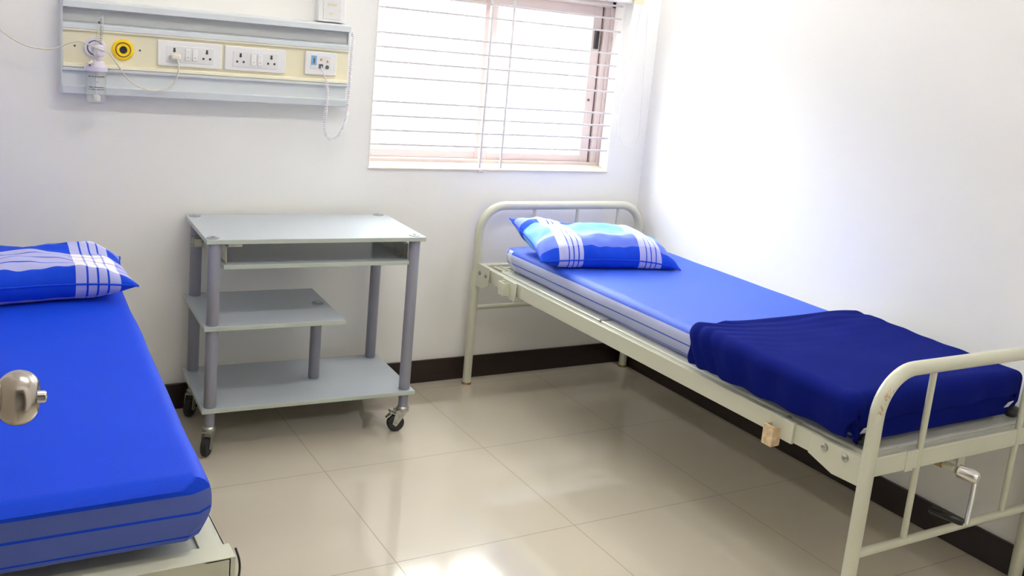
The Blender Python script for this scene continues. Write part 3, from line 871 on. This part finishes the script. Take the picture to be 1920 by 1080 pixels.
for v in m2.data.vertices:      # the edge runs slightly outwards towards the head
    k = (v.co.y + 0.16) / (-1.735)
    v.co.x += -0.052 * k * max(0, (v.co.x + 2.9) / 0.58)
def df2(p, L, Wd):
    u, v = p.x / (L / 2), p.y / (Wd / 2); z = p.z
    lift = -0.006 * max(0, u) ** 4
    lift += 0.012 * math.exp(-((u + 0.25) / 0.14) ** 2) * max(0, -v) ** 2
    z2 = z + lift
    return Vector((p.x, p.y + 0.02 * math.sin(u * 3) * max(0, -v), max(z2, -0.0535)))
pil2 = place_pillow('pillow', 0.665, 0.345, 0.128, 5.1, (-2.655, -0.615, 0.702), math.radians(0), df2, M_['pillow2'],
                    'deep blue plaid pillow with a white check corner, on the near left bed')
sm = pil2.modifiers.new('s', 'SUBSURF'); sm.levels = 1; sm.render_levels = 1

# ------------------------------------------------------------ trolley (local frame: x right, -y front)
TX, TY, TR, TW, TD = -2.0462, -0.022, -0.0423, 0.760, 0.423
tr = thing('computer_trolley', 'grey trolley with three shelves, a keyboard tray and black castors, between the beds', 'trolley', (TX, TY, 0), TR)
def shelf(name, x0, y0, x1, y1, zt, th=0.0155, r=0.004):
    b = nbm(); box(b, (x0, y0, zt - th), (x1, y1, zt))
    o = obj(name, b, M_['board'], tr, bevel=0.0015, local=True)
    o.data.materials.append(M_['edge'])
    for p in o.data.polygons:
        if abs(p.normal.z) < 0.5: p.material_index = 1
    return o
top = shelf('top_shelf', 0, -TD, TW, 0, 0.7442)
btm = shelf('bottom_shelf', 0, -TD, TW, 0, 0.1649)
mid = shelf('middle_shelf', 0, -TD, 0.4784, 0, 0.4513)
kt = shelf('keyboard_tray', 0.060, -0.400, 0.720, -0.085, 0.654)
def slide(x, s):
    b = nbm(); box(b, (x, -0.38, 0.655), (x + s * 0.003, -0.07, 0.712)); box(b, (x, -0.38, 0.655), (x + s * 0.016, -0.07, 0.658)); box(b, (x, -0.38, 0.7095), (x + s * 0.016, -0.07, 0.7125))
    return obj('slide', b, M_['steel'], kt, local=True)
slide(0.070, 1); slide(0.710, -1)
for x, y in ((0.095, -0.395), (0.675, -0.35)):
    obj('slide_bracket', box(nbm(), (x - 0.022, y - 0.012, 0.716), (x + 0.022, y + 0.012, 0.7287)), M_['steel'], top, bevel=0.001, local=True)
PF = [(0.030, -0.398), (0.728, -0.393), (0.036, -0.030), (0.722, -0.030)]
r = 0.0205
def post(x, y, z0, z1):
    return obj('post', lathe(nbm(), [(0, r - 0.001), (0.002, r), (z1 - z0 - 0.002, r), (z1 - z0, r - 0.001)], (x, y, z0), (0, 0, 1), 28), M_['post'], tr, local=True)
for k, (x, y) in enumerate(PF):
    if k in (0, 2):
        post(x, y, 0.1649, 0.4358); post(x, y, 0.4513, 0.7287)
    else: post(x, y, 0.1649, 0.7287)
post(0.440, -0.205, 0.1649, 0.4358)
def cap(x, y, z, par):
    c = obj('cap', lathe(nbm(), [(0, 0.0205), (0.0025, 0.0195), (0.0032, 0.012), (0.0032, 0.007)], (x, y, z), (0, 0, 1), 24), M_['cap'], par, local=True)
    return c
for x, y in ((0.024, -0.397), (0.726, -0.392), (0.028, -0.034), (0.722, -0.020)):
    cap(x, y, 0.7442, top)
    bb = lathe(nbm(), [(0.003, 0.007), (0.0062, 0.006), (0.0068, 0.002)], (x, y, 0.7442), (0, 0, 1), 14)
    obj('cap_screw', bb, M_['steel'], top, local=True)
cap(0.443, -0.200, 0.4513, mid)
obj('cap_screw', lathe(nbm(), [(0.003, 0.007), (0.0062, 0.006), (0.0068, 0.002)], (0.443, -0.200, 0.4513), (0, 0, 1), 14), M_['steel'], mid, local=True)
# bracket clip on the back left post
b = nbm(); box(b, (0.022, -0.064, 0.640), (0.052, -0.050, 0.668)); box(b, (0.012, -0.058, 0.635), (0.058, -0.054, 0.675))
obj('post_clip', b, M_['steel'], tr, bevel=0.002, local=True)
def caster(x, y, ang, brake):
    """ang: rolling direction (from stem to wheel centre)"""
    d = Vector((math.cos(ang), math.sin(ang), 0)); a = Vector((-d.y, d.x, 0))
    b = nbm(); lathe(b, [(0.098, 0.0175), (0.1495, 0.0175)], (x, y, 0), (0, 0, 1), 24)
    stem = obj('caster', b, M_['post'], tr, local=True)
    b = nbm(); lathe(b, [(0.080, 0.019), (0.084, 0.0225), (0.093, 0.0225), (0.098, 0.018)], (x, y, 0), (0, 0, 1), 24)
    wc = Vector((x, y, 0.0320)) + d * 0.024
    for s in (-1, 1):   # fork cheeks
        P = [Vector((x, y, 0.084)) - d * 0.018, Vector((x, y, 0.084)) + d * 0.026, wc + d * 0.014, wc + Vector((0, 0, -0.010)), wc - d * 0.010 + Vector((0, 0, 0.004))]
        A = [b.verts.new(p + a * s * 0.0145) for p in P]; B = [b.verts.new(p + a * s * 0.0172) for p in P]
        n = len(P)
        for k in range(n): b.faces.new((A[k], A[(k + 1) % n], B[(k + 1) % n], B[k]))
        b.faces.new(A[::-1]); b.faces.new(B)
    box(b, (-0.020, -0.0172, -0.002), (0.027, 0.0172, 0.002), Matrix.Translation((x, y, 0.083)) @ Matrix.Rotation(ang, 4, 'Z'))
    tube(b, [wc - a * 0.020, wc + a * 0.020], 0.0045, 10)
    bmesh.ops.recalc_face_normals(b, faces=b.faces)
    obj('fork', b, M_['steel'], stem, local=True)
    obj('wheel', lathe(nbm(), [(-0.0130, 0.012), (-0.0130, 0.026), (-0.008, 0.0318), (0.008, 0.0318), (0.0130, 0.026), (0.0130, 0.012)], wc, a, 32), M_['rubber'], stem, local=True)
    if brake:
        b = nbm()
        box(b, (-0.014, -0.013, -0.002), (0.016, 0.013, 0.002), Matrix.Translation(wc + d * 0.012 + Vector((0, 0, 0.040))) @ Matrix.Rotation(ang, 4, 'Z') @ Matrix.Rotation(-0.5, 4, 'Y'))
        box(b, (-0.008, -0.010, -0.002), (0.014, 0.010, 0.002), Matrix.Translation(wc + d * 0.026 + Vector((0, 0, 0.030))) @ Matrix.Rotation(ang, 4, 'Z') @ Matrix.Rotation(0.7, 4, 'Y'))
        tube(b, [wc + d * 0.006 + Vector((0, 0, 0.040)), wc + d * 0.006 + Vector((0, 0, 0.058))], 0.005, 10)
        obj('brake_lever', b, M_['steel'], stem, local=True)
caster(0.728, -0.393, math.radians(172), True)
caster(0.030, -0.398, math.radians(242), False)
caster(0.036, -0.045, math.radians(235), False)
caster(0.722, -0.045, math.radians(200), False)

# ------------------------------------------------------------ headwall panel
PL, PR = -2.448, -1.484
hw = thing('headwall_panel', 'grey and cream medical service panel with sockets, fixed to the wall above the trolley', 'panel', ((PL + PR) / 2, 0, 1.31))
b = nbm()
prism(b, [(0, 1.462), (-0.078, 1.456), (-0.082, 1.452), (-0.082, 1.434), (-0.050, 1.431), (-0.048, 1.388), (-0.072, 1.384), (-0.076, 1.381), (-0.076, 1.368), (-0.070, 1.366),
          (-0.056, 1.366), (-0.056, 1.244), (-0.072, 1.243), (-0.076, 1.240), (-0.075, 1.234), (-0.060, 1.231), (-0.062, 1.186), (-0.078, 1.182), (-0.074, 1.160), (-0.060, 1.156), (0, 1.156)], 'x', PL, PR)
obj('housing', b, M_['hw_grey'], hw, smooth=False)
obj('light_channel', box(nbm(), (PL + 0.002, -0.0515, 1.390), (PR - 0.002, -0.047, 1.430)), M_['hw_dark'], hw)
strip = obj('outlet_strip', box(nbm(), (PL + 0.001, -0.064, 1.250), (PR + 0.001, -0.055, 1.363)), M_['hw_cream'], hw)
b = nbm(); box(b, (PL, -0.073, 1.3600), (PR, -0.058, 1.3675)); box(b, (PL, -0.076, 1.2440), (PR, -0.058, 1.2565))
obj('cream_rim', b, M_['hw_rim'], hw, bevel=0.002)
obj('end_cap', prism(nbm(), [(0, 1.462), (-0.072, 1.456), (-0.066, 1.16), (0, 1.156)], 'x', PL - 0.003, PL), M_['hw_grey'], hw, smooth=False)
obj('end_cap', prism(nbm(), [(0, 1.462), (-0.060, 1.456), (-0.052, 1.16), (0, 1.156)], 'x', PR, PR + 0.003), M_['hw_grey'], hw, smooth=False)
YP = -0.064
def pin(b, x, z, r_=0.0034, rz=None):
    lathe(b, [(0, r_), (0.0006, r_)], (x, YP - 0.0115, z), (0, -1, 0), 12)
def outlet_plate(x0, x1, z0, z1):
    w, h = x1 - x0, z1 - z0
    p = obj('socket_plate', box(nbm(), (x0, YP - 0.010, z0), (x1, YP, z1)), M_['plate'], hw, bevel=0.003)
    X = lambda f: x0 + w * f
    Z = lambda f: z1 - h * f
    obj('socket_module', box(nbm(), (X(0.13), YP - 0.0115, Z(0.84)), (X(0.87), YP - 0.008, Z(0.20))), M_['plate2'], p, bevel=0.001)
    for f in (0.455, 0.565):
        s = obj('rocker_switch', box(nbm(), (X(f) - w * 0.038, YP - 0.0165, Z(0.74)), (X(f) + w * 0.038, YP - 0.010, Z(0.28))), M_['plate'], p, bevel=0.0015)
    for f in (0.455, 0.565): obj('switch_mark', box(nbm(), (X(f) - 0.003, YP - 0.0172, Z(0.625)), (X(f) + 0.003, YP - 0.0164, Z(0.60))), M_['orange'], p)
    for f in (0.25, 0.755):
        b = nbm()
        pin(b, X(f), Z(0.31), 0.0038); pin(b, X(f), Z(0.39), 0.0045)
        pin(b, X(f) - w * 0.052, Z(0.62), 0.0040); pin(b, X(f) + w * 0.052, Z(0.62), 0.0040)
        obj('socket_hole', b, M_['hole'], p, smooth=False)
    return p
outlet_plate(-2.158, -1.945, 1.266, 1.352)
outlet_plate(-1.936, -1.720, 1.266, 1.350)
x0, x1, z0, z1 = -1.649, -1.530, 1.270, 1.354
p = obj('data_plate', box(nbm(), (x0, YP - 0.010, z0), (x1, YP, z1)), M_['plate'], hw, bevel=0.003)
obj('data_module', box(nbm(), (-1.628, YP - 0.0115, 1.292), (-1.552, YP - 0.008, 1.340)), M_['plate2'], p, bevel=0.001)
obj('blue_port', box(nbm(), (-1.627, YP - 0.0122, 1.305), (-1.607, YP - 0.011, 1.339)), M_['blueport'], p)
b = nbm(); box(b, (-1.619, YP - 0.013, 1.311), (-1.613, YP - 0.012, 1.330)); box(b, (-1.598, YP - 0.0125, 1.294), (-1.582, YP - 0.011, 1.310)); lathe(b, [(0, .0072), (0.0012, .0072)], (-1.566, YP - 0.0113, 1.300), (0, -1, 0), 20)
obj('dark_port', b, M_['darkgrey'], p)
b = nbm(); lathe(b, [(0, 0.0045), (0.0012, 0.0045)], (-1.590, YP - 0.0113, 1.326), (0, -1, 0), 16); prism(b, [(-1.571, 1.317), (-1.561, 1.317), (-1.566, 1.327)], 'y', YP - 0.0127, YP - 0.0113)
obj('orange_port', b, M_['orange'], p)
# gas outlets
def ring(cx, cz, r, mcol, mhole, nm):
    o = obj(nm, lathe(nbm(), [(0, r), (0.004, r), (0.007, r - 0.003), (0.007, r * 0.72), (0.003, r * 0.70), (0.003, r * 0.62), (0.010, r * 0.60), (0.010, r * 0.36), (0.006, r * 0.34)], (cx, YP, cz), (0, -1, 0), 40), mcol, hw)
    obj('ring_groove', lathe(nbm(), [(0.0031, r * 0.71), (0.0034, r * 0.71)], (cx, YP, cz), (0, -1, 0), 40), M_['darkgrey'], o)
    obj('outlet_hole', lathe(nbm(), [(0.006, r * 0.345), (0.0102, r * 0.33)], (cx, YP, cz), (0, -1, 0), 30), mhole, o)
    return o
ring(-2.266, 1.309, 0.0345, M_['yellow'], M_['black'], 'yellow_gas_outlet')
ring(-2.352, 1.309, 0.0345, M_['lilac'], M_['lilac'], 'white_gas_outlet')
for x in (-2.412, -2.213): obj('screw', lathe(nbm(), [(0, 0.0035), (0.002, 0.0030)], (x, YP, 1.311), (0, -1, 0), 14), M_['darkgrey'], hw)

# ---- flowmeter with humidifier bottle plugged in the white outlet
FX, FYY = -2.347, -0.120
fm = thing('flowmeter', 'clear flowmeter with a humidifier bottle hanging from the left end of the service panel', 'flowmeter', (FX, FYY, 1.30))
obj('probe', lathe(nbm(), [(0, 0.012), (0.043, 0.012), (0.048, 0.010)], (FX, -0.0765, 1.305), (0, -1, 0), 20), M_['steel'], fm)
obj('valve_body', lathe(nbm(), [(0, 0.010), (0.004, 0.016), (0.030, 0.016), (0.036, 0.010)], (FX, FYY, 1.286), (0, 0, 1), 22), M_['lilac'], fm)
obj('flow_knob', lathe(nbm(), [(0, 0.013), (0.014, 0.0125), (0.018, 0.009), (0.019, 0.003)], (FX + 0.004, FYY - 0.014, 1.297), (0, -1, 0), 22), M_['lilac'], fm)
b = nbm(); lathe(b, [(0, 0.0105), (0.092, 0.0105), (0.099, 0.007), (0.102, 0.002)], (FX, FYY, 1.322), (0.08, 0, 1), 20)
ft = obj('flow_tube', b, M_['clear'], fm)
b = nbm()
for k in range(12): box(b, (FX + 0.002, FYY - 0.0115, 1.335 + k * 0.006), (FX + (0.008 if k % 2 else 0.006), FYY - 0.0109, 1.3372 + k * 0.006))
obj('scale_marks', b, M_['print'], ft)
obj('ball', lathe(nbm(), [(-0.004, 0.001), (-0.002, 0.0035), (0, 0.004), (0.002, 0.0035), (0.004, 0.001)], (FX + 0.001, FYY, 1.392), (0, 0, 1), 12), M_['black'], ft)
obj('neck', lathe(nbm(), [(0, 0.007), (0.03, 0.006)], (FX, FYY, 1.262), (0, 0, 1), 18), M_['lilac'], fm)
BX, BY = FX - 0.008, FYY - 0.005
b = nbm(); lathe(b, [(0, 0.033), (0.003, 0.0345), (0.014, 0.0345), (0.017, 0.026), (0.030, 0.025), (0.032, 0.020)], (BX, BY, 1.238), (0, 0, 1), 30)
obj('bottle_cap', b, M_['lilac'], fm)
obj('hose_nozzle', lathe(nbm(), [(0, 0.006), (0.012, 0.007), (0.016, 0.011), (0.030, 0.010), (0.036, 0.004)], (BX - 0.012, BY - 0.008, 1.262), (-0.35, -1, 0.1), 16), M_['chrome'], fm)
b = nbm(); lathe(b, [(0, 0.026), (0.004, 0.030), (0.095, 0.0305), (0.102, 0.028)], (BX, BY, 1.136), (0, 0, 1), 30)
bt = obj('bottle', b, M_['clear'], fm)
obj('diffuser_stem', tube(nbm(), [(BX, BY, 1.150), (BX, BY, 1.236)], 0.004, 10), M_['lilac'], bt)
obj('diffuser', lathe(nbm(), [(0, 0.010), (0.004, 0.0125), (0.018, 0.0115), (0.022, 0.005)], (BX + 0.002, BY, 1.142), (0, 0, 1), 16), M_['plate'], bt)
b = nbm()
def marks(z, hgt, n, seed):
    rr = random.Random(seed)
    for k in range(n):
        a = math.radians(-90 - 48 + 96 * k / n + rr.uniform(-1.5, 1.5))
        if rr.random() < 0.12: continue
        mt = Matrix.Translation((BX, BY, z)) @ Matrix.Rotation(a + PI / 2, 4, 'Z')
        box(b, (-0.0013, -0.0313, -hgt * rr.uniform(.5, 1)), (0.0013, -0.0308, hgt * rr.uniform(.5, 1)), mt)
marks(1.222, 0.0028, 15, 1); marks(1.188, 0.0017, 18, 2); marks(1.181, 0.0017, 14, 3); marks(1.205, 0.0022, 2, 4)
obj('print_marks', b, M_['print'], bt)

# ---- charger lead draped over the flowmeter, plugged into the first socket
ch = thing('power_cable', 'thin cream cable with a plug in the leftmost wall socket, draped over the flowmeter', 'cable', (-2.10, -0.08, 1.29))
px_ = -2.158 + 0.213 * 0.255; pz_ = 1.352 - 0.086 * 0.62
plug = obj('plug', box(nbm(), (px_ - 0.016, YP - 0.034, pz_ - 0.010), (px_ + 0.018, YP - 0.0122, pz_ + 0.010)), M_['cable'], ch, bevel=0.006, seg=3)
pts = spline([(XL + 0.003, -0.03, 2.05), (-3.20, -0.012, 1.86), (-3.05, -0.012, 1.66), (-2.80, -0.03, 1.50), (-2.66, -0.06, 1.392), (-2.625, -0.075, 1.345), (-2.578, -0.085, 1.312), (-2.537, -0.09, 1.298), (-2.490, -0.092, 1.296), (-2.458, -0.098, 1.306),
              (-2.430, -0.11, 1.322), (-2.400, -0.125, 1.328), (-2.372, -0.150, 1.318), (-2.338, -0.156, 1.306), (-2.318, -0.135, 1.298), (-2.285, -0.11, 1.257), (-2.253, -0.10, 1.215), (-2.210, -0.095, 1.189),
              (-2.168, -0.092, 1.182), (-2.130, -0.092, 1.193), (-2.102, -0.094, 1.222), (-2.094, -0.098, 1.262), (-2.096, -0.098, 1.286), (px_ + 0.003, YP - 0.026, pz_ - 0.004)], 10)
obj('cord', tube(nbm(), pts, 0.0025, 10), M_['cable'], ch)

# ---- coiled nurse call cord
path = spline([(-1.590, YP - 0.016, 1.301), (-1.582, -0.098, 1.270), (-1.573, -0.103, 1.240), (-1.571, -0.106, 1.20), (-1.570, -0.10, 1.15), (-1.568, -0.085, 1.09), (-1.556, -0.075, 1.050), (-1.532, -0.07, 1.034),
               (-1.500, -0.065, 1.053), (-1.480, -0.06, 1.10), (-1.470, -0.055, 1.179), (-1.467, -0.055, 1.28), (-1.466, -0.055, 1.36), (-1.466, -0.060, 1.415), (-1.474, -0.062, 1.436)], 24)
hel = []; acc = 0.0; rc = 0.0046
for i in range(len(path) - 1):
    p, q = path[i], path[i + 1]; T = (q - p); l = T.length; T.normalize()
    up = Vector((0, 1, 0)); u = (up - T * up.dot(T)).normalized(); w = T.cross(u)
    n = max(1, int(l / 0.0009))
    for k in range(n):
        acc += l / n; a = acc / 0.0085 * 2 * PI
        rr = rc * min(1, max(0.15, (acc - 0.03) / 0.03))
        hel.append(p.lerp(q, k / n) + u * rr * math.cos(a) + w * rr * math.sin(a))
cc = obj('coiled_cord', tube(nbm(), hel, 0.0023, 6), M_['coil'])
tag(cc, 'white coiled nurse call cord looping down from the right end of the service panel', 'cord')

# ---- small white box above the panel
wb = thing('junction_box', 'small white call point box on the wall above the panel right end', 'box', (-1.545, 0, 1.51))
obj('box_body', box(nbm(), (-1.596, -0.034, 1.4635), (-1.492, 0, 1.553)), M_['plate'], wb, bevel=0.003)
b = nbm(); box(b, (-1.578, -0.0365, 1.472), (-1.508, -0.033, 1.544))
fp = obj('face_plate', b, M_['plate2'], wb, bevel=0.002)
b = nbm(); box(b, (-1.562, -0.0374, 1.521), (-1.528, -0.036, 1.531)); box(b, (-1.553, -0.0374, 1.490), (-1.539, -0.036, 1.498))
box(b, (-1.573, -0.0374, 1.506), (-1.568, -0.036, 1.511)); box(b, (-1.518, -0.0374, 1.504), (-1.513, -0.036, 1.509))
obj('face_slot', b, M_['bracket'], fp)
